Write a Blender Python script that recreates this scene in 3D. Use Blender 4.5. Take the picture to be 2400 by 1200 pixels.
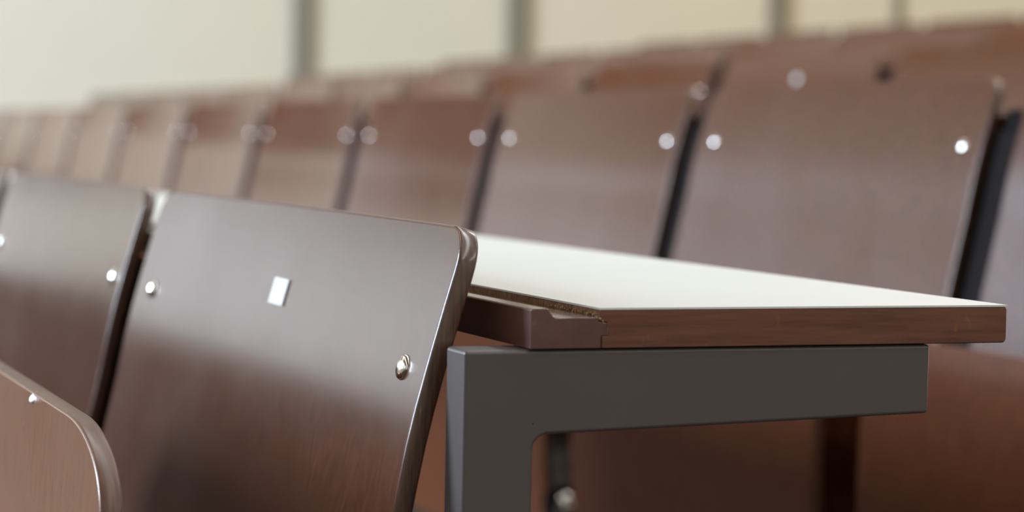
import bpy, bmesh, math, random
from mathutils import Vector, Matrix, Euler

# ------------------------------------------------------------------ scene, camera, light
for o in list(bpy.data.objects):
    bpy.data.objects.remove(o)
SC = bpy.context.scene
COL = SC.collection
SC.view_settings.view_transform = 'Standard'
SC.view_settings.look = 'None'
SC.view_settings.gamma = 1.0
SC.view_settings.use_curve_mapping = False
SC.view_settings.exposure = 0.0

EYE = 0.865            # eye height above the floor the near row stands on
# world axes: X across the rows (up the tiers), Y along the rows, Z up; camera above the origin
CAM_ROWS = ((0.93419808, -0.3561953, 0.0199716),      # right
            (0.00104089, -0.05325968, -0.99858015),   # down
            (0.35675324, 0.93289245, -0.04938433))    # forward
F_PX = 5500.0


def make_camera():
    cd = bpy.data.cameras.new('camera')
    cd.sensor_width = 36.0
    cd.lens = 36.0 * F_PX / 2400.0
    cd.clip_start = 0.02
    cd.dof.use_dof = True
    cd.dof.focus_distance = 0.985
    cd.dof.aperture_fstop = 7.8
    co = bpy.data.objects.new('camera', cd)
    COL.objects.link(co)
    r, d, w = (Vector(v) for v in CAM_ROWS)
    m = Matrix.Identity(4)
    for i in range(3):
        m[i][0] = r[i]
        m[i][1] = -d[i]
        m[i][2] = -w[i]
        m[i][3] = (0, 0, EYE)[i]
    co.matrix_world = m
    SC.camera = co


make_camera()


def project(D, s, h):
    """image position (2400 x 1200 frame) of a point h above the eye"""
    c = [r[0] * D + r[1] * s + r[2] * h for r in CAM_ROWS]
    return 1200 + F_PX * c[0] / c[2], 600 + F_PX * c[1] / c[2]


W = bpy.data.worlds.new('world')
SC.world = W
W.use_nodes = True
W.node_tree.nodes['Background'].inputs[0].default_value = (0.80, 0.88, 1.0, 1)
W.node_tree.nodes['Background'].inputs[1].default_value = 0.35


def area(name, loc, direction, sx, sy, power, color):
    ld = bpy.data.lights.new(name, 'AREA')
    ld.shape = 'RECTANGLE'
    ld.size, ld.size_y = sx, sy
    ld.energy = power
    ld.color = color
    lo = bpy.data.objects.new(name, ld)
    COL.objects.link(lo)
    lo.location = loc
    lo.rotation_euler = Vector(direction).to_track_quat('-Z', 'Y').to_euler()
    return lo


FRONT = -4.2          # front wall of the hall
FAR = 11.6            # side wall seen in the photograph
NEARW = -5.0          # side wall behind the camera
BACK = 8.8            # wall behind the top row
CEIL = 4.3
# daylight through the front wall windows, the last a dim one added for seat sheen
WINDOWS = [(-3.4, 2.2), (-0.4, 2.2), (2.6, 2.2), (5.9, 2.4), (10.2, 2.0)]   # centre along the wall, width
WZ0, WZ1 = 1.35, 3.6
DAY = (0.70, 0.835, 1.02)
LAMP = 6.3
for k, (wy, ww) in enumerate(WINDOWS):
    rad = (1.2, 1.2, 2.5, 58.0, 4.4)[k]
    ar = ww * (WZ1 - WZ0)
    area('window_and_fill_light', (FRONT - 0.02, wy, (WZ0 + WZ1) / 2), (1, 0, 0), WZ1 - WZ0, ww, rad * ar * math.pi, DAY)
# added window in the far wall, out of view, brightens the near seat backs
FWX0, FWX1, FWZ0, FWZ1 = -3.1, -2.0, 1.1, 2.25
area('window_and_fill_light', ((FWX0 + FWX1) / 2, FAR + 0.02, (FWZ0 + FWZ1) / 2), (0, -1, 0), FWX1 - FWX0, FWZ1 - FWZ0,
     1.6 * (FWX1 - FWX0) * (FWZ1 - FWZ0) * math.pi, (0.88, 0.95, 1.0))
# ceiling luminaires: long rows of tubes along the seat rows, the last a warm one added to yellow the far wall
TUBES = [(-1.6, 0.30, -4.6, 7.4, 0.9, False), (1.25, 0.30, -4.6, 7.6, 1.0, False), (2.6, 0.40, -4.6, 7.6, 1.05, False), (4.45, 0.46, -4.6, 7.6, 1.05, False),
         (6.2, 0.30, 5.2, 10.9, 1.9, True)]
for (lx, wd, ya, yb, q, warm) in TUBES:
    area('ceiling_and_fill_light', (lx, (ya + yb) / 2, CEIL - 0.06), (0, 0, -1), wd, yb - ya, LAMP * q * wd * (yb - ya) * math.pi,
         (1.0, 0.74, 0.32) if warm else (0.97, 0.97, 0.96))

# ------------------------------------------------------------------ materials


def srgb(r, g, b):
    def f(c):
        c /= 255.0
        return c / 12.92 if c <= 0.04045 else ((c + 0.055) / 1.055) ** 2.4
    return (f(r), f(g), f(b), 1.0)


def mat(name):
    m = bpy.data.materials.new(name)
    m.use_nodes = True
    nt = m.node_tree
    b = nt.nodes['Principled BSDF']
    return m, nt, b


def ramp(nt, stops):
    r = nt.nodes.new('ShaderNodeValToRGB')
    el = r.color_ramp.elements
    while len(el) < len(stops):
        el.new(0.5)
    for e, (p, c) in zip(el, stops):
        e.position = p
        e.color = c
    return r


def noise(nt, scale, vec_scale=(1, 1, 1), detail=4, rough=0.55):
    tc = nt.nodes.new('ShaderNodeTexCoord')
    mp = nt.nodes.new('ShaderNodeMapping')
    mp.inputs['Scale'].default_value = vec_scale
    n = nt.nodes.new('ShaderNodeTexNoise')
    n.inputs['Scale'].default_value = scale
    n.inputs['Detail'].default_value = detail
    n.inputs['Roughness'].default_value = rough
    nt.links.new(tc.outputs['Object'], mp.inputs[0])
    nt.links.new(mp.outputs[0], n.inputs['Vector'])
    return n


def mixc(nt, a, b, fac):
    m = nt.nodes.new('ShaderNodeMix')
    m.data_type = 'RGBA'
    for sock, v in ((m.inputs[6], a), (m.inputs[7], b), (m.inputs[0], fac)):
        if hasattr(v, 'outputs') or hasattr(v, 'is_linked'):
            nt.links.new(v, sock)
        else:
            sock.default_value = v
    return m.outputs[2]


def wood(name, dark, light, grain=(14, 9, 1.1), rough=0.33, fleck=0.0, fleck_col=(0.30, 0.16, 0.06, 1),
         grain_scale=30, fleck_stretch=(1, 1, 0.35), fleck_scale=160, bump=0.02, coat=0.0, spec=0.5, coat_rough=0.16):
    m, nt, b = mat(name)
    n = noise(nt, grain_scale, grain, 5, 0.6)
    r = ramp(nt, [(0.30, dark), (0.72, light)])
    nt.links.new(n.outputs[0], r.inputs[0])
    c = r.outputs[0]
    if fleck:
        n2 = noise(nt, fleck_scale, fleck_stretch, 2, 0.5)
        r2 = ramp(nt, [(0.72 - fleck * 0.05, (0, 0, 0, 1)), (0.80 - fleck * 0.05, (1, 1, 1, 1))])
        nt.links.new(n2.outputs[0], r2.inputs[0])
        c = mixc(nt, c, fleck_col, r2.outputs[0])
    nt.links.new(c, b.inputs['Base Color'])
    n3 = noise(nt, 9, (1, 1, 1), 3)
    r3 = ramp(nt, [(0.2, (rough - 0.03,) * 3 + (1,)), (0.8, (rough + 0.04,) * 3 + (1,))])
    nt.links.new(n3.outputs[0], r3.inputs[0])
    nt.links.new(r3.outputs[0], b.inputs['Roughness'])
    b.inputs['Specular IOR Level'].default_value = spec
    if coat:
        b.inputs['Coat Weight'].default_value = coat
        b.inputs['Coat Roughness'].default_value = coat_rough
    if bump:
        bp = nt.nodes.new('ShaderNodeBump')
        bp.inputs['Strength'].default_value = bump
        bp.inputs['Distance'].default_value = 0.001
        nt.links.new(n.outputs[0], bp.inputs['Height'])
        nt.links.new(bp.outputs[0], b.inputs['Normal'])
    return m


def plain(name, col, rough=0.5, metal=0.0, var=0.06, scale=40, bump=0.0, spec=0.5):
    m, nt, b = mat(name)
    n = noise(nt, scale, (1, 1, 1), 4)
    lo = tuple(c * (1 - var) for c in col[:3]) + (1,)
    hi = tuple(min(1, c * (1 + var)) for c in col[:3]) + (1,)
    r = ramp(nt, [(0.25, lo), (0.75, hi)])
    nt.links.new(n.outputs[0], r.inputs[0])
    nt.links.new(r.outputs[0], b.inputs['Base Color'])
    b.inputs['Roughness'].default_value = rough
    b.inputs['Metallic'].default_value = metal
    b.inputs['Specular IOR Level'].default_value = spec
    if bump:
        bp = nt.nodes.new('ShaderNodeBump')
        bp.inputs['Strength'].default_value = bump
        bp.inputs['Distance'].default_value = 0.002
        nt.links.new(n.outputs[0], bp.inputs['Height'])
        nt.links.new(bp.outputs[0], b.inputs['Normal'])
    return m


M_WOOD = wood('stained beech veneer', (0.062, 0.0180, 0.0058, 1), (0.124, 0.038, 0.0135, 1), grain=(14, 11, 1.0),
              rough=0.18, fleck=0.6, fleck_col=(0.15, 0.058, 0.022, 1), bump=0, coat=0.15)
M_UNDER = wood('stained beech underside', (0.105, 0.034, 0.014, 1), (0.19, 0.062, 0.026, 1), grain=(14, 11, 1.0),
               rough=0.30, fleck=0.5, fleck_col=(0.15, 0.06, 0.022, 1), bump=0, spec=0.12)
M_BOARD = wood('worn beech seat board', (0.245, 0.108, 0.052, 1), (0.315, 0.140, 0.067, 1), grain=(14, 11, 1.0),
               rough=0.27, fleck=0.8, fleck_col=(0.30, 0.145, 0.05, 1), fleck_scale=120, bump=0)
M_PLY = wood('stained plywood edge', (0.030, 0.013, 0.009, 1), (0.150, 0.070, 0.038, 1), grain=(26, 1.2, 1.2),
             rough=0.28, spec=0.5, coat=0.65, coat_rough=0.12, grain_scale=34, fleck=0.5, fleck_col=(0.30, 0.15, 0.05, 1), fleck_stretch=(3, 0.5, 0.5), fleck_scale=110)
M_BOARDEDGE = wood('worn seat board edge', (0.085, 0.036, 0.022, 1), (0.17, 0.080, 0.046, 1), grain=(22, 1.6, 1.6),
                   rough=0.36, spec=0.4, coat=0.15, coat_rough=0.2, grain_scale=30, fleck=0.5, fleck_col=(0.34, 0.18, 0.07, 1),
                   fleck_stretch=(3, 0.5, 0.5), fleck_scale=110)
M_ZINC = plain('dull zinc screw', (0.75, 0.77, 0.80, 1), 0.38, 1.0, var=0.03)
M_DESKEND = wood('desk edge lipping', (0.110, 0.039, 0.023, 1), (0.22, 0.082, 0.048, 1), grain=(1.0, 1.0, 13),
                 rough=0.42, grain_scale=24, fleck=0.9, fleck_col=(0.24, 0.095, 0.035, 1),
                 fleck_stretch=(1.3, 1, 0.8), fleck_scale=150, bump=0.05)
M_RAIL = wood('dark solid pencil rail', (0.10, 0.040, 0.028, 1), (0.14, 0.056, 0.038, 1), grain=(9, 0.8, 9),
              rough=0.36, grain_scale=18, fleck=0.05, bump=0.02, coat=0.9, coat_rough=0.1)
M_GROOVE = wood('bare chipped plywood', (0.11, 0.045, 0.02, 1), (0.42, 0.25, 0.13, 1), grain=(1, 6, 2.5),
                rough=0.6, grain_scale=90, fleck=1.0, fleck_col=(0.45, 0.30, 0.14, 1), fleck_stretch=(1, 2.2, 0.6),
                fleck_scale=220, bump=0.4)
M_RAW = plain('bare splintered wood', (0.50, 0.31, 0.12, 1), 0.7, var=0.35, scale=900, bump=0.5)
M_WHITE = plain('white laminate', (0.80, 0.82, 0.79, 1), 0.42, var=0.012, scale=14, spec=0.35)
M_STEEL = plain('grey powder coated steel', (0.105, 0.090, 0.083, 1), 0.36, var=0.05, scale=25)
M_DARKSTEEL = plain('dark grey steel bracket', (0.012, 0.0095, 0.009, 1), 0.6, 0.0, var=0.1, scale=30, spec=0.03)
M_CHROME = plain('polished rivet metal', (0.86, 0.83, 0.78, 1), 0.13, 1.0, var=0.02)
M_PLATE = plain('white plastic plate', (0.84, 0.85, 0.86, 1), 0.35, var=0.01)
M_HOLE = plain('dark hole', (0.01, 0.01, 0.01, 1), 0.8)
M_WALL = plain('cream wall paint', (0.88, 0.81, 0.65, 1), 0.75, var=0.012, scale=3)
M_STRIP = plain('grey olive joint strip', (0.290, 0.262, 0.200, 1), 0.6, var=0.03, scale=5)
M_FLOOR = plain('dark brown linoleum', (0.032, 0.022, 0.015, 1), 0.6, var=0.2, scale=6)
M_CEIL = plain('brown timber ceiling', (0.26, 0.19, 0.12, 1), 0.8, var=0.02, scale=3)
M_PANEL = plain('dark added panel', (0.030, 0.018, 0.010, 1), 0.6, var=0.2, scale=8)  # for the added panels that seat backs reflect as dark
M_FRAME = plain('white window frame', (0.75, 0.75, 0.73, 1), 0.4, var=0.02)

# ------------------------------------------------------------------ mesh helpers


def link(name, bm, mats, parent=None, smooth=True, loc=(0, 0, 0)):
    me = bpy.data.meshes.new(name)
    bmesh.ops.recalc_face_normals(bm, faces=bm.faces)
    bm.to_mesh(me)
    bm.free()
    for m in (mats if isinstance(mats, (list, tuple)) else [mats]):
        me.materials.append(m)
    if smooth:
        for p in me.polygons:
            p.use_smooth = True
    o = bpy.data.objects.new(name, me)
    COL.objects.link(o)
    o.location = loc
    if parent:
        o.parent = parent
    return o


def empty(name, loc, label, cat, group=None):
    o = bpy.data.objects.new(name, None)
    COL.objects.link(o)
    o.empty_display_size = 0.05
    o.location = loc
    o['label'] = label
    o['category'] = cat
    if group:
        o['group'] = group
    return o


def structure(o):
    o['kind'] = 'structure'
    return o


def box(bm, x0, x1, y0, y1, z0, z1):
    v = [bm.verts.new((x, y, z)) for x in (x0, x1) for y in (y0, y1) for z in (z0, z1)]
    for f in ((0, 1, 3, 2), (4, 6, 7, 5), (0, 4, 5, 1), (2, 3, 7, 6), (0, 2, 6, 4), (1, 5, 7, 3)):
        bm.faces.new([v[i] for i in f])


def prism(bm, pts, y0, y1, mi=0):
    """polygon in (x, z) extruded along y"""
    a = [bm.verts.new((x, y0, z)) for x, z in pts]
    b = [bm.verts.new((x, y1, z)) for x, z in pts]
    fs = [bm.faces.new(a), bm.faces.new(b[::-1])]
    n = len(pts)
    for i in range(n):
        fs.append(bm.faces.new((a[i], b[i], b[(i + 1) % n], a[(i + 1) % n])))
    for f in fs:
        f.material_index = mi
    return fs


def bevel_mod(o, w, seg=2, angle=35):
    b = o.modifiers.new('bevel', 'BEVEL')
    b.width = w
    b.segments = seg
    b.limit_method = 'ANGLE'
    b.angle_limit = math.radians(angle)
    b.harden_normals = True
    return o


def lathe(bm, prof, M, n=20, mi=0):
    """(radius, height) profile turned about local z, placed by matrix M"""
    rings = []
    for r, h in prof:
        if r < 1e-7:
            rings.append([bm.verts.new(M @ Vector((0, 0, h)))])
        else:
            rings.append([bm.verts.new(M @ Vector((r * math.cos(2 * math.pi * k / n), r * math.sin(2 * math.pi * k / n), h)))
                          for k in range(n)])
    for a, b in zip(rings, rings[1:]):
        for k in range(n):
            k2 = (k + 1) % n
            if len(a) == 1 and len(b) == 1:
                continue
            if len(a) == 1:
                f = bm.faces.new((a[0], b[k], b[k2]))
            elif len(b) == 1:
                f = bm.faces.new((a[k], a[k2], b[0]))
            else:
                f = bm.faces.new((a[k], a[k2], b[k2], b[k]))
            f.material_index = mi


def curve_fn(pts):
    """smooth interpolation d(z) through points sorted by z, with derivative"""
    pts = sorted(pts)
    n = len(pts)
    sl = []
    for i in range(n):
        a, b = pts[max(i - 1, 0)], pts[min(i + 1, n - 1)]
        sl.append((b[1] - a[1]) / (b[0] - a[0]))

    def f(z):
        if z <= pts[0][0]:
            return pts[0][1] + sl[0] * (z - pts[0][0]), sl[0]
        if z >= pts[-1][0]:
            return pts[-1][1] + sl[-1] * (z - pts[-1][0]), sl[-1]
        for i in range(n - 1):
            if pts[i][0] <= z <= pts[i + 1][0]:
                h = pts[i + 1][0] - pts[i][0]
                t = (z - pts[i][0]) / h
                p0, p1, m0, m1 = pts[i][1], pts[i + 1][1], sl[i] * h, sl[i + 1] * h
                v = (2 * t**3 - 3 * t**2 + 1) * p0 + (t**3 - 2 * t**2 + t) * m0 + (-2 * t**3 + 3 * t**2) * p1 + (t**3 - t**2) * m1
                d = ((6 * t**2 - 6 * t) * p0 + (3 * t**2 - 4 * t + 1) * m0 + (-6 * t**2 + 6 * t) * p1 + (3 * t**2 - 2 * t) * m1) / h
                return v, d
    return f


def plywood_panel(bm, u0, u1, v0, v1, top, bot, fn, t, b, nmid=26, nc=9, cols=18, power=2.0, sag=0.0):
    """bent plywood board: u along y, v is height, fn(v) gives x of the front face.
    top / bot = (radius along u, radius along v) of the corners. Material 0 faces, 1 edge."""
    def rows(inset):
        out = []
        ru, rv = bot[0] - inset * 0.8, bot[1] - inset * 0.8
        a0, a1, c0, c1 = u0 + inset, u1 - inset, v0 + inset, v1 - inset
        for k in range(nc):
            a = math.pi / 2 * k / nc
            sx = math.sin(a) ** (2 / power)
            cx = math.cos(a) ** (2 / power)
            out.append((c0 + rv * (1 - cx), a0 + ru * (1 - sx), a1 - ru * (1 - sx)))
        tu, tv = top[0] - inset * 0.8, top[1] - inset * 0.8
        z0, z1 = c0 + rv, c1 - tv
        for k in range(nmid + 1):
            out.append((z0 + (z1 - z0) * k / nmid, a0, a1))
        for k in range(1, nc + 1):
            a = math.pi / 2 * k / nc
            sx = math.sin(a) ** (2 / power)
            cx = math.cos(a) ** (2 / power)
            out.append((z1 + tv * sx, a0 + tu * (1 - cx), a1 - tu * (1 - cx)))
        return out

    def pt(u, v, w):
        d, s = fn(v)
        k = math.sqrt(1 + s * s)
        q = (2 * u - u0 - u1) / (u1 - u0)
        return (d + sag * (1 - q * q) + w / k, u, v - s * w / k)

    layers = [(b, 0.0), (b * 0.62, b * 0.08), (b * 0.29, b * 0.29), (b * 0.08, b * 0.62), (0, b), (0, t * 0.5), (0, t - b),
              (b * 0.08, t - b * 0.62), (b * 0.29, t - b * 0.29), (b * 0.62, t - b * 0.08), (b, t)]
    loops, sheets = [], []
    frac = [0.0, 0.004] + [k / cols for k in range(1, cols)] + [0.996, 1.0]
    for li, (ins, w) in enumerate(layers):
        R = rows(ins)
        if li in (0, len(layers) - 1):
            g = [[bm.verts.new(pt(uL + (uR - uL) * q, v, w)) for q in frac] for v, uL, uR in R]
            sheets.append(g)
            loop = [r[0] for r in g] + g[-1][1:-1] + [r[-1] for r in reversed(g)] + g[0][1:-1][::-1]
        else:
            L = [bm.verts.new(pt(uL, v, w)) for v, uL, uR in R]
            Rr = [bm.verts.new(pt(uR, v, w)) for v, uL, uR in R]
            v, uL, uR = R[-1]
            T = [bm.verts.new(pt(uL + (uR - uL) * q, v, w)) for q in frac[1:-1]]
            v, uL, uR = R[0]
            B = [bm.verts.new(pt(uL + (uR - uL) * q, v, w)) for q in frac[1:-1]]
            loop = L + T + Rr[::-1] + B[::-1]
        loops.append(loop)
    for g in sheets:
        for i in range(len(g) - 1):
            for j in range(len(frac) - 1):
                bm.faces.new((g[i][j], g[i][j + 1], g[i + 1][j + 1], g[i + 1][j])).material_index = 0
    for li, (a, c) in enumerate(zip(loops, loops[1:])):
        n = len(a)
        for k in range(n):
            f = bm.faces.new((a[k], a[(k + 1) % n], c[(k + 1) % n], c[k]))
            f.material_index = 0 if li < 2 else 1


# ------------------------------------------------------------------ the setting
TIER = 0.094
ROW_D = [0.301, 1.071, 1.842, 2.612, 3.382, 4.152]       # rivet line of each row
RIVET_Z = 0.771                                           # rivets above the tier floor
ROW_Z = [0.0, 0.096, 0.190, 0.282, 0.374, 0.466]
ROW_END = 9.95
LOW = -0.29


def build_floor():
    bm = bmesh.new()
    xs = [FRONT, -1.09, -0.32, 0.45, 1.22, 1.99, 2.76, 3.53, BACK]
    zs = [-0.192, -0.096] + ROW_Z
    pts = []
    for i, z in enumerate(zs):
        pts += [(xs[i], z), (xs[i + 1], z)]
    pts += [(BACK, LOW), (FRONT, LOW)]
    prism(bm, pts, NEARW, FAR)
    return structure(link('floor', bm, M_FLOOR, smooth=False))


build_floor()


def slab(name, m, *b):
    bm = bmesh.new()
    box(bm, *b)
    return structure(link(name, bm, m, smooth=False))




def far_wall():
    bm = bmesh.new()
    y0, y1 = FAR, FAR + 0.2
    box(bm, FRONT - 0.2, FWX0, y0, y1, LOW, CEIL)
    box(bm, FWX1, BACK + 0.2, y0, y1, LOW, CEIL)
    box(bm, FWX0, FWX1, y0, y1, LOW, FWZ0)
    box(bm, FWX0, FWX1, y0, y1, FWZ1, CEIL)
    structure(link('wall_far', bm, M_WALL, smooth=False))
    bm = bmesh.new()
    for a in (FWX0, FWX1 - 0.05):
        box(bm, a, a + 0.05, FAR - 0.03, FAR, FWZ0, FWZ1)
    for z in (FWZ0, FWZ1 - 0.05):
        box(bm, FWX0, FWX1, FAR - 0.03, FAR, z, z + 0.05)
    structure(link('window_6', bm, M_FRAME, smooth=False))  # frame of the added far wall window


far_wall()
slab('wall_back', M_WALL, BACK, BACK + 0.2, NEARW, FAR, LOW, CEIL)
slab('wall_near', M_WALL, FRONT - 0.2, BACK + 0.2, NEARW - 0.2, NEARW, LOW, CEIL)
slab('ceiling', M_CEIL, FRONT - 0.2, BACK + 0.2, NEARW - 0.2, FAR + 0.2, CEIL, CEIL + 0.2)


def front_wall():
    bm = bmesh.new()
    x0, x1 = FRONT - 0.2, FRONT
    box(bm, x0, x1, NEARW, FAR, LOW, WZ0)
    box(bm, x0, x1, NEARW, FAR, WZ1, CEIL)
    y = NEARW
    for c, w in WINDOWS:
        box(bm, x0, x1, y, c - w / 2, WZ0, WZ1)
        y = c + w / 2
    box(bm, x0, x1, y, FAR, WZ0, WZ1)
    structure(link('wall_front', bm, M_WALL, smooth=False))
    for k, (c, w) in enumerate(WINDOWS):  # the last one frames the added dim window
        bm = bmesh.new()
        a, b = c - w / 2, c + w / 2
        for q in (a, c - 0.03, b - 0.06):
            box(bm, FRONT + 0.0, FRONT + 0.05, q, q + 0.06, WZ0, WZ1)
        for z in (WZ0, WZ1 - 0.06):
            box(bm, FRONT + 0.0, FRONT + 0.05, a, b, z, z + 0.06)
        structure(link('window_%d' % (k + 1), bm, M_FRAME, smooth=False))


front_wall()
# added dark panel low on the far wall, unseen, darkens reflections in the backrests
slab('trim_5', M_PANEL, FRONT, 0.9, FAR - 0.03, FAR, LOW, 1.0)


def wall_strips():
    # joint strips of the far wall, x in the frame at two heights
    S = FAR - 0.04
    for k, (xa, wpx, dep) in enumerate(((712, 46, 0.04), (1217, 50, 0.04), (1827, 44, 0.04), (2112, 22, 0.015))):
        # position across the wall from its bearing
        best = min((abs(project(D / 1000.0, S, 0.6)[0] - xa), D / 1000.0) for D in range(1500, 8000, 4))[1]
        half = wpx / (abs(project(best + 0.1, S, 0.6)[0] - project(best, S, 0.6)[0]) / 0.1) / 2
        slab('trim_%d' % (k + 1), M_STRIP, best - half, best + half, FAR - dep, FAR, LOW, CEIL)


wall_strips()
# unseen dark board, added so the seat backs mirror dark stripes
slab('trim_6', M_PANEL, -1.95, -0.2, FAR - 0.03, FAR, 1.64, 3.4)

# ------------------------------------------------------------------ the seats
SEAT_W = 0.552
PITCH = 0.602
BACK_PROFILE = curve_fn([(RIVET_Z + z, d) for z, d in (
    (0.059, 0.0168), (0.049, 0.0138), (0.036, 0.0099), (0.022, 0.0058), (0.003, 0.0004), (-0.018, -0.0052),
    (-0.036, -0.0092), (-0.0535, -0.0125), (-0.090, -0.0208), (-0.124, -0.0285), (-0.20, -0.044), (-0.28, -0.050), (-0.34, -0.046))])
T = 0.0082
SAG = 0.006        # the boards are slightly hollow across their width


def sag_at(u):
    q = (2 * u - SEAT_W) / SEAT_W
    return SAG * (1 - q * q)



def backrest_bm():
    bm = bmesh.new()
    plywood_panel(bm, 0, SEAT_W, RIVET_Z - 0.345, RIVET_Z + 0.059, (0.019, 0.017), (0.03, 0.03), BACK_PROFILE, T, 0.0012, sag=SAG)
    return bm


def rivet_bm():
    bm = bmesh.new()
    d, s = BACK_PROFILE(RIVET_Z)
    k = math.sqrt(1 + s * s)
    n = Vector((-1 / k, 0, s / k))
    q = n.to_track_quat('Z', 'Y').to_matrix().to_4x4()
    prof = [(0.0054, -0.001), (0.0055, 0.0002), (0.0053, 0.0008)]
    for a in range(1, 7):
        an = math.radians(15 * a)
        prof.append((0.0053 * math.cos(an), 0.0008 + 0.0020 * math.sin(an)))
    prof[-1] = (0.0, 0.0028)
    lathe(bm, prof, Matrix.Translation((d + sag_at(0.034), 0, RIVET_Z)) @ q, 24)
    return bm


def plate_bm(u, w=0.026, h=0.0128, dz=0.016):
    bm = bmesh.new()
    z0, z1 = RIVET_Z + dz - h / 2, RIVET_Z + dz + h / 2
    for (za, zb) in ((z0, z1),):
        f, g = [], []
        for (yy, zz) in ((u - w / 2, za), (u + w / 2, za), (u + w / 2, zb), (u - w / 2, zb)):
            d, s = BACK_PROFILE(zz)
            d += sag_at(yy)
            f.append(bm.verts.new((d - 0.0009, yy, zz)))
            g.append(bm.verts.new((d + 0.0006, yy, zz)))
        bm.faces.new(f)
        bm.faces.new(g[::-1])
        for i in range(4):
            bm.faces.new((f[i], g[i], g[(i + 1) % 4], f[(i + 1) % 4]))
    return bm


def panel_folded_bm():
    bm = bmesh.new()
    zt = RIVET_Z - 0.149
    fn = curve_fn([(zt, -0.137), (zt - 0.03, -0.1415), (zt - 0.12, -0.146), (zt - 0.22, -0.142), (zt - 0.32, -0.125)])
    plywood_panel(bm, 0.012, SEAT_W - 0.012, zt - 0.32, zt, (0.03, 0.022), (0.04, 0.04), fn, 0.010, 0.0022, cols=12, nmid=14)
    return bm


def panel_raised_bm():
    bm = bmesh.new()
    zt = EYE - 0.118
    fn = curve_fn([(zt, -0.1245), (zt - 0.06, -0.1290), (zt - 0.20, -0.142), (zt - 0.36, -0.150)])
    plywood_panel(bm, 0.014, SEAT_W - 0.02, zt - 0.36, zt, (0.085, 0.034), (0.05, 0.05), fn, 0.0092, 0.0013, nc=14, power=2.0)
    return bm


def post_bm():
    """upright behind the gap on the far side of the seat, with its strap and foot"""
    bm = bmesh.new()
    y = SEAT_W + (PITCH - SEAT_W) / 2
    box(bm, 0.0175, 0.0305, y - 0.017, y + 0.017, 0.012, RIVET_Z + 0.032)
    box(bm, -0.03, 0.044, y - 0.017, y + 0.017, 0.0, 0.012)
    return bm


def strap_bm(near):
    """flat steel behind the side edge of the backrest, following its bend"""
    bm = bmesh.new()
    fr, bk = [], []
    for k in range(13):
        z = RIVET_Z + 0.014 - 0.34 * k / 12  # strap carried far below the rivets to darken the seat gap
        d, s = BACK_PROFILE(z)
        fr.append((d + T + 0.0022, z))
        bk.append((d + T + 0.0056, z))
    y0, y1 = (-0.002, 0.062) if near else (SEAT_W - 0.062, SEAT_W + 0.047)
    prism(bm, fr + bk[::-1], y0, y1)
    return bm


def hinge_bm():
    bm = bmesh.new()
    y = SEAT_W + (PITCH - SEAT_W) / 2
    z = RIVET_Z - 0.385
    # arm from the post to the hinge of the seat board
    prism(bm, [(0.020, z - 0.03), (0.020, z + 0.03), (-0.13, z + 0.022), (-0.155, z + 0.012), (-0.155, z - 0.012), (-0.13, z - 0.022)],
          y - 0.010, y + 0.010)
    return bm


def bolt_bm():
    bm = bmesh.new()
    y = SEAT_W + (PITCH - SEAT_W) / 2
    z = RIVET_Z - 0.385
    q = Vector((0, -1, 0)).to_track_quat('Z', 'Y').to_matrix().to_4x4()
    lathe(bm, [(0.0, -0.001), (0.014, -0.001), (0.0145, 0.003), (0.012, 0.007), (0.006, 0.009), (0.0, 0.0095)],
          Matrix.Translation((-0.135, y - 0.010, z)) @ q, 18)
    return bm


GROUP = 'plywood lecture hall seats'


def make_seat(loc, label, raised=False):
    r = empty('lecture_hall_seat', loc, label, 'seat', GROUP)
    b = link('backrest', backrest_bm(), [M_WOOD, M_PLY], r)
    rv = link('rivet', rivet_bm(), M_CHROME, b, loc=(0, 0.031, 0))
    r2 = rv.copy()
    COL.objects.link(r2)
    r2.parent = b
    r2.location = (0, SEAT_W - 0.037, 0)
    link('seat_panel', panel_raised_bm() if raised else panel_folded_bm(), [M_BOARD, M_BOARDEDGE] if raised else [M_UNDER, M_PLY], r)
    bevel_mod(link('support_post', post_bm(), M_DARKSTEEL, r, smooth=False), 0.002)
    if not raised:
        link('strap', strap_bm(True), M_DARKSTEEL, r, smooth=False)
    link('strap', strap_bm(False), M_DARKSTEEL, r, smooth=False)
    h = link('hinge_arm', hinge_bm(), M_DARKSTEEL, r, smooth=False)
    link('bolt', bolt_bm(), M_CHROME, h)
    return r


def copy_seat(src, loc, label):
    r = src.copy()
    COL.objects.link(r)
    r.location = loc
    r['label'] = label
    for ch in src.children:
        c = ch.copy()
        COL.objects.link(c)
        c.parent = r
        for g in ch.children:
            d = g.copy()
            COL.objects.link(d)
            d.parent = c
    return r


def screw_bm(x, y, z):
    bm = bmesh.new()
    q = Vector((-0.75, -0.35, 0.55)).to_track_quat('Z', 'Y').to_matrix().to_4x4()
    lathe(bm, [(0.0030, -0.002), (0.0030, 0.0005), (0.0022, 0.0011), (0.0, 0.0013)], Matrix.Translation((x, y, z)) @ q, 16)
    return bm


near = make_seat((ROW_D[0], 0.880, ROW_Z[0]),
                 'nearest dark brown plywood end seat beside the desk frame, its seat board flipped up', raised=True)
near_back = [c for c in near.children if c.name.startswith('backrest')][0]
link('number_plate', plate_bm(0.258), M_PLATE, near_back, smooth=False)['label'] = 'small white number plate'
near_board = [c for c in near.children if c.name.startswith('seat_panel')][0]
link('screw', screw_bm(-0.1240, 0.183, EYE - 0.1208), M_ZINC, near_board)
near_board['label'] = 'flipped up plywood seat board with chipped edge'

proto = make_seat((ROW_D[0], 0.880 + PITCH, ROW_Z[0]), 'plywood seat just left of the end seat with the white number plate')
copy_seat(proto, (ROW_D[0], 0.880 + 2 * PITCH, ROW_Z[0]),
          'plywood seat cut off by the left photo edge, third from the desk frame')

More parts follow.
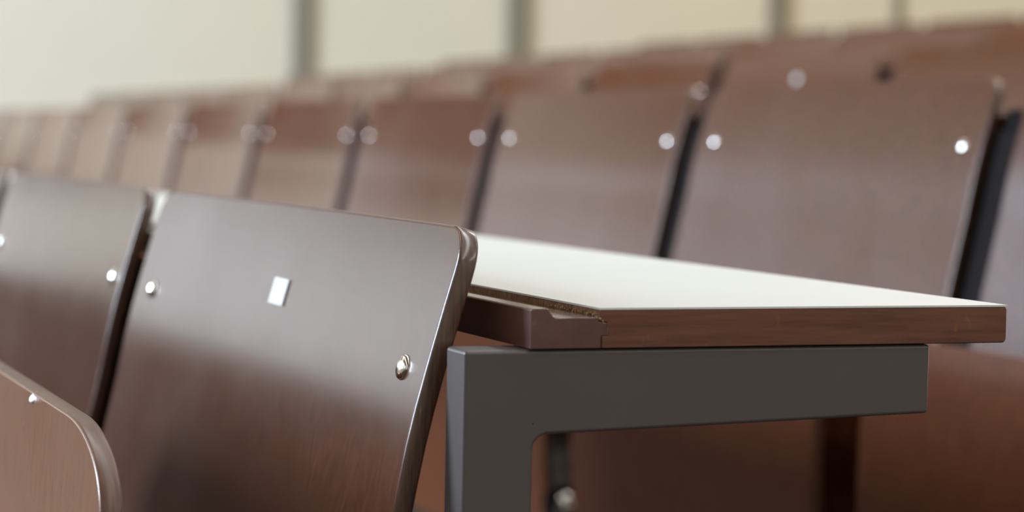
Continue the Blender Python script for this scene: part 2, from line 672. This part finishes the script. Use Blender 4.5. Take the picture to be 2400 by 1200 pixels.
ORD = ['first', 'second', 'third', 'fourth', 'fifth', 'sixth', 'seventh', 'eighth', 'ninth', 'tenth', 'eleventh', 'twelfth',
       'thirteenth', 'fourteenth', 'fifteenth', 'sixteenth', 'seventeenth', 'eighteenth', 'nineteenth', 'twentieth']
START = [None, 1.702 - PITCH, 3.245 - 3 * PITCH, 2.99 - PITCH, 3.23, 3.43]
for row in range(1, 6):
    y = START[row]
    n = 0
    while y + SEAT_W < ROW_END + 0.05:
        top = ROW_Z[row] + RIVET_Z + 0.059 - EYE
        xr = project(ROW_D[row] + 0.01, y, top)[0]
        xl = project(ROW_D[row] + 0.01, y + SEAT_W, top)[0]
        if xr > 0 and xl < 2420:
            words = '%s from the right photo edge' % ORD[n]
            if row == 1:
                lab = 'brown plywood seat in first row behind the desk, ' + words
            else:
                lab = 'brown seat back in %s row behind the desk, %s' % (ORD[row - 1], words)
            s = copy_seat(proto, (ROW_D[row], y, ROW_Z[row]), lab)
            if row == 2 and abs(y - 3.245) < 0.05:
                bk = [c for c in s.children if c.name.startswith('backrest')][0]
                link('number_plate', plate_bm(SEAT_W / 2, 0.014, 0.011), M_PLATE, bk, smooth=False)['label'] = 'small white number plate'
            n += 1
        y += PITCH

# ------------------------------------------------------------------ the desk behind the near row
K = 0.945
TOP = EYE - 0.0693 * K
BOT = EYE - 0.0863 * K
DX0, DXG, DX1 = 0.3531 * K, 0.3838 * K, 0.5820 * K
S0 = 0.900 * K


def rail_bm(s1, chips=True):
    bm = bmesh.new()
    zt = TOP - 0.0001
    pts = [(DX0, BOT), (DX0, zt - 0.0006), (DX0 + 0.0006, zt), (DX0 + 0.0066, zt), (DX0 + 0.0074, zt - 0.0004),
           (DX0 + 0.0084, zt - 0.0018), (DX0 + 0.0093, zt - 0.0030), (DX0 + 0.0106, zt - 0.0037), (DX0 + 0.0125, zt - 0.0038),
           (DX0 + 0.0190, zt - 0.0036), (DX0 + 0.0260, zt - 0.0037), (DXG, zt - 0.0036), (DXG, zt - 0.0055),
           (DXG + 0.0034, zt - 0.0058), (DXG + 0.0036, zt - 0.0110), (DXG + 0.0010, zt - 0.0112), (DXG + 0.0010, BOT)]
    prism(bm, pts, S0, s1)
    return bm


def core_bm(s1):
    bm = bmesh.new()
    zt = TOP - 0.0008
    e = 0.0002
    pts = [(DXG + 0.0010 + e, BOT), (DXG + 0.0010 + e, TOP - 0.0112 + e - 0.0001), (DXG + 0.0036 + e, TOP - 0.0110), (DXG + 0.0034 + e, TOP - 0.0058),
           (DXG + e, TOP - 0.0055), (DXG + e, zt), (DX1 - 0.0008, zt), (DX1, zt - 0.0012), (DX1, BOT + 0.0014), (DX1 - 0.0012, BOT)]
    fs = prism(bm, pts, S0, s1)
    bm.faces.ensure_lookup_table()
    for f in fs:
        c = f.calc_center_median()
        if abs(c.x - (DXG + e)) < 0.0004 and c.z > TOP - 0.0056:
            f.material_index = 1
    return bm


def laminate_bm(s1):
    bm = bmesh.new()
    box(bm, DXG + 0.0001, DX1, S0 - 0.0001, s1, TOP - 0.0008, TOP)
    return bm


def splinter_bm():
    """bare chips of wood broken out of the joint at the end of the pencil groove"""
    rnd = random.Random(4)
    bm = bmesh.new()

    def shard(x, y, z, sx, sy, sz):
        pts = [Vector((x + sx * rnd.uniform(-1, 1) * 0.5, y + sy * rnd.uniform(-1, 1) * 0.5, z + sz * rnd.uniform(-1, 1) * 0.5)) for _ in range(7)]
        pts += [Vector((x, y - sy * 0.5, z)), Vector((x, y + sy * 0.5, z + sz * 0.3)), Vector((x + sx * 0.4, y, z - sz * 0.5))]
        vs = [bm.verts.new(p) for p in pts]
        r = bmesh.ops.convex_hull(bm, input=vs)
        bmesh.ops.delete(bm, geom=[g for g in r['geom_interior'] if isinstance(g, bmesh.types.BMVert)], context='VERTS')
    shard(DXG + 0.0002, S0 - 0.0001, TOP - 0.0042, 0.0016, 0.0012, 0.0014)
    shard(DXG + 0.0012, S0 - 0.0001, TOP - 0.0054, 0.0011, 0.0006, 0.0016)
    shard(DXG - 0.0006, S0 + 0.0010, TOP - 0.0036, 0.0014, 0.0016, 0.0008)
    for k in range(7):
        shard(DXG + 0.0036, S0, TOP - 0.0062 - 0.0007 * k, 0.0005, 0.0003, 0.0005)
    for k in range(26):
        shard(DXG - 0.0002, S0 + 0.002 + k * 0.0021 + rnd.uniform(0, 0.0008), TOP - rnd.uniform(0.0022, 0.0034),
              0.0008, 0.0009, rnd.uniform(0.0008, 0.0018))
    return bm


def frame_bm():
    bm = bmesh.new()
    t = BOT - 0.0004
    a0, a1 = 0.3250 * K, 0.5440 * K
    p1 = 0.3560 * K
    zi = EYE - 0.1222 * K
    pts = [(a0, 0.010), (a0, t), (a1, t), (a1, EYE - 0.1174 * K), (p1 + 0.0052, zi), (p1 + 0.0026, zi - 0.0010), (p1 + 0.0004, zi - 0.0034), (p1, zi - 0.0062), (p1 - 0.001, 0.010)]
    prism(bm, pts, S0 + 0.0015, S0 + 0.0235)
    return bm


def foot_bm():
    bm = bmesh.new()
    box(bm, 0.28, 0.38, S0 - 0.04, S0 + 0.027, 0.0, 0.010)
    return bm


def hole_bm():
    bm = bmesh.new()
    q = Vector((0, -1, 0)).to_track_quat('Z', 'Y').to_matrix().to_4x4()
    lathe(bm, [(0.0, 0.0), (0.0004, 0.0), (0.0004, 0.00005), (0.0, 0.00006)], Matrix.Translation((0.3555 * K, S0 + 0.0014, EYE - 0.1175 * K)) @ q, 10)
    return bm


def build_desk():
    s1 = 9.0
    d = empty('desk', (0, 0, 0), 'long white topped desk with brown edge on grey steel frame behind the nearest seats', 'desk', 'desks behind the seat rows')
    bevel_mod(link('desk_top', core_bm(s1), [M_DESKEND, M_GROOVE], d, smooth=False), 0.0004, 1)
    lam = link('laminate_surface', laminate_bm(s1), M_WHITE, d, smooth=False)
    lam['label'] = 'white laminate writing surface'
    rl = bevel_mod(link('pencil_rail', rail_bm(s1), M_RAIL, d, smooth=False), 0.0004, 2, 40)
    rl['label'] = 'grooved dark wooden rail along the front of the desk'
    sp = link('splinters', splinter_bm(), M_RAW, rl, smooth=False)
    sp['label'] = 'bare wood chips at the broken joint'
    fr = bevel_mod(link('support_frame', frame_bm(), M_STEEL, d, smooth=False), 0.0016, 3)
    fr['label'] = 'grey steel post and arm under the desk end'
    link('foot_plate', foot_bm(), M_STEEL, fr, smooth=False)
    link('screw_hole', hole_bm(), M_HOLE, fr, smooth=False)
    return d


near_desk = build_desk()
for row in range(1, 5):
    dk = near_desk.copy()
    COL.objects.link(dk)
    dk.location = (ROW_D[row] - ROW_D[0], 0, ROW_Z[row] - ROW_Z[0])
    dk['label'] = 'desk glimpsed through the seat gaps of the %s row behind the near desk' % ORD[row - 1]
    for ch in near_desk.children:
        c = ch.copy()
        COL.objects.link(c)
        c.parent = dk
        for g in ch.children:
            e = g.copy()
            COL.objects.link(e)
            e.parent = c
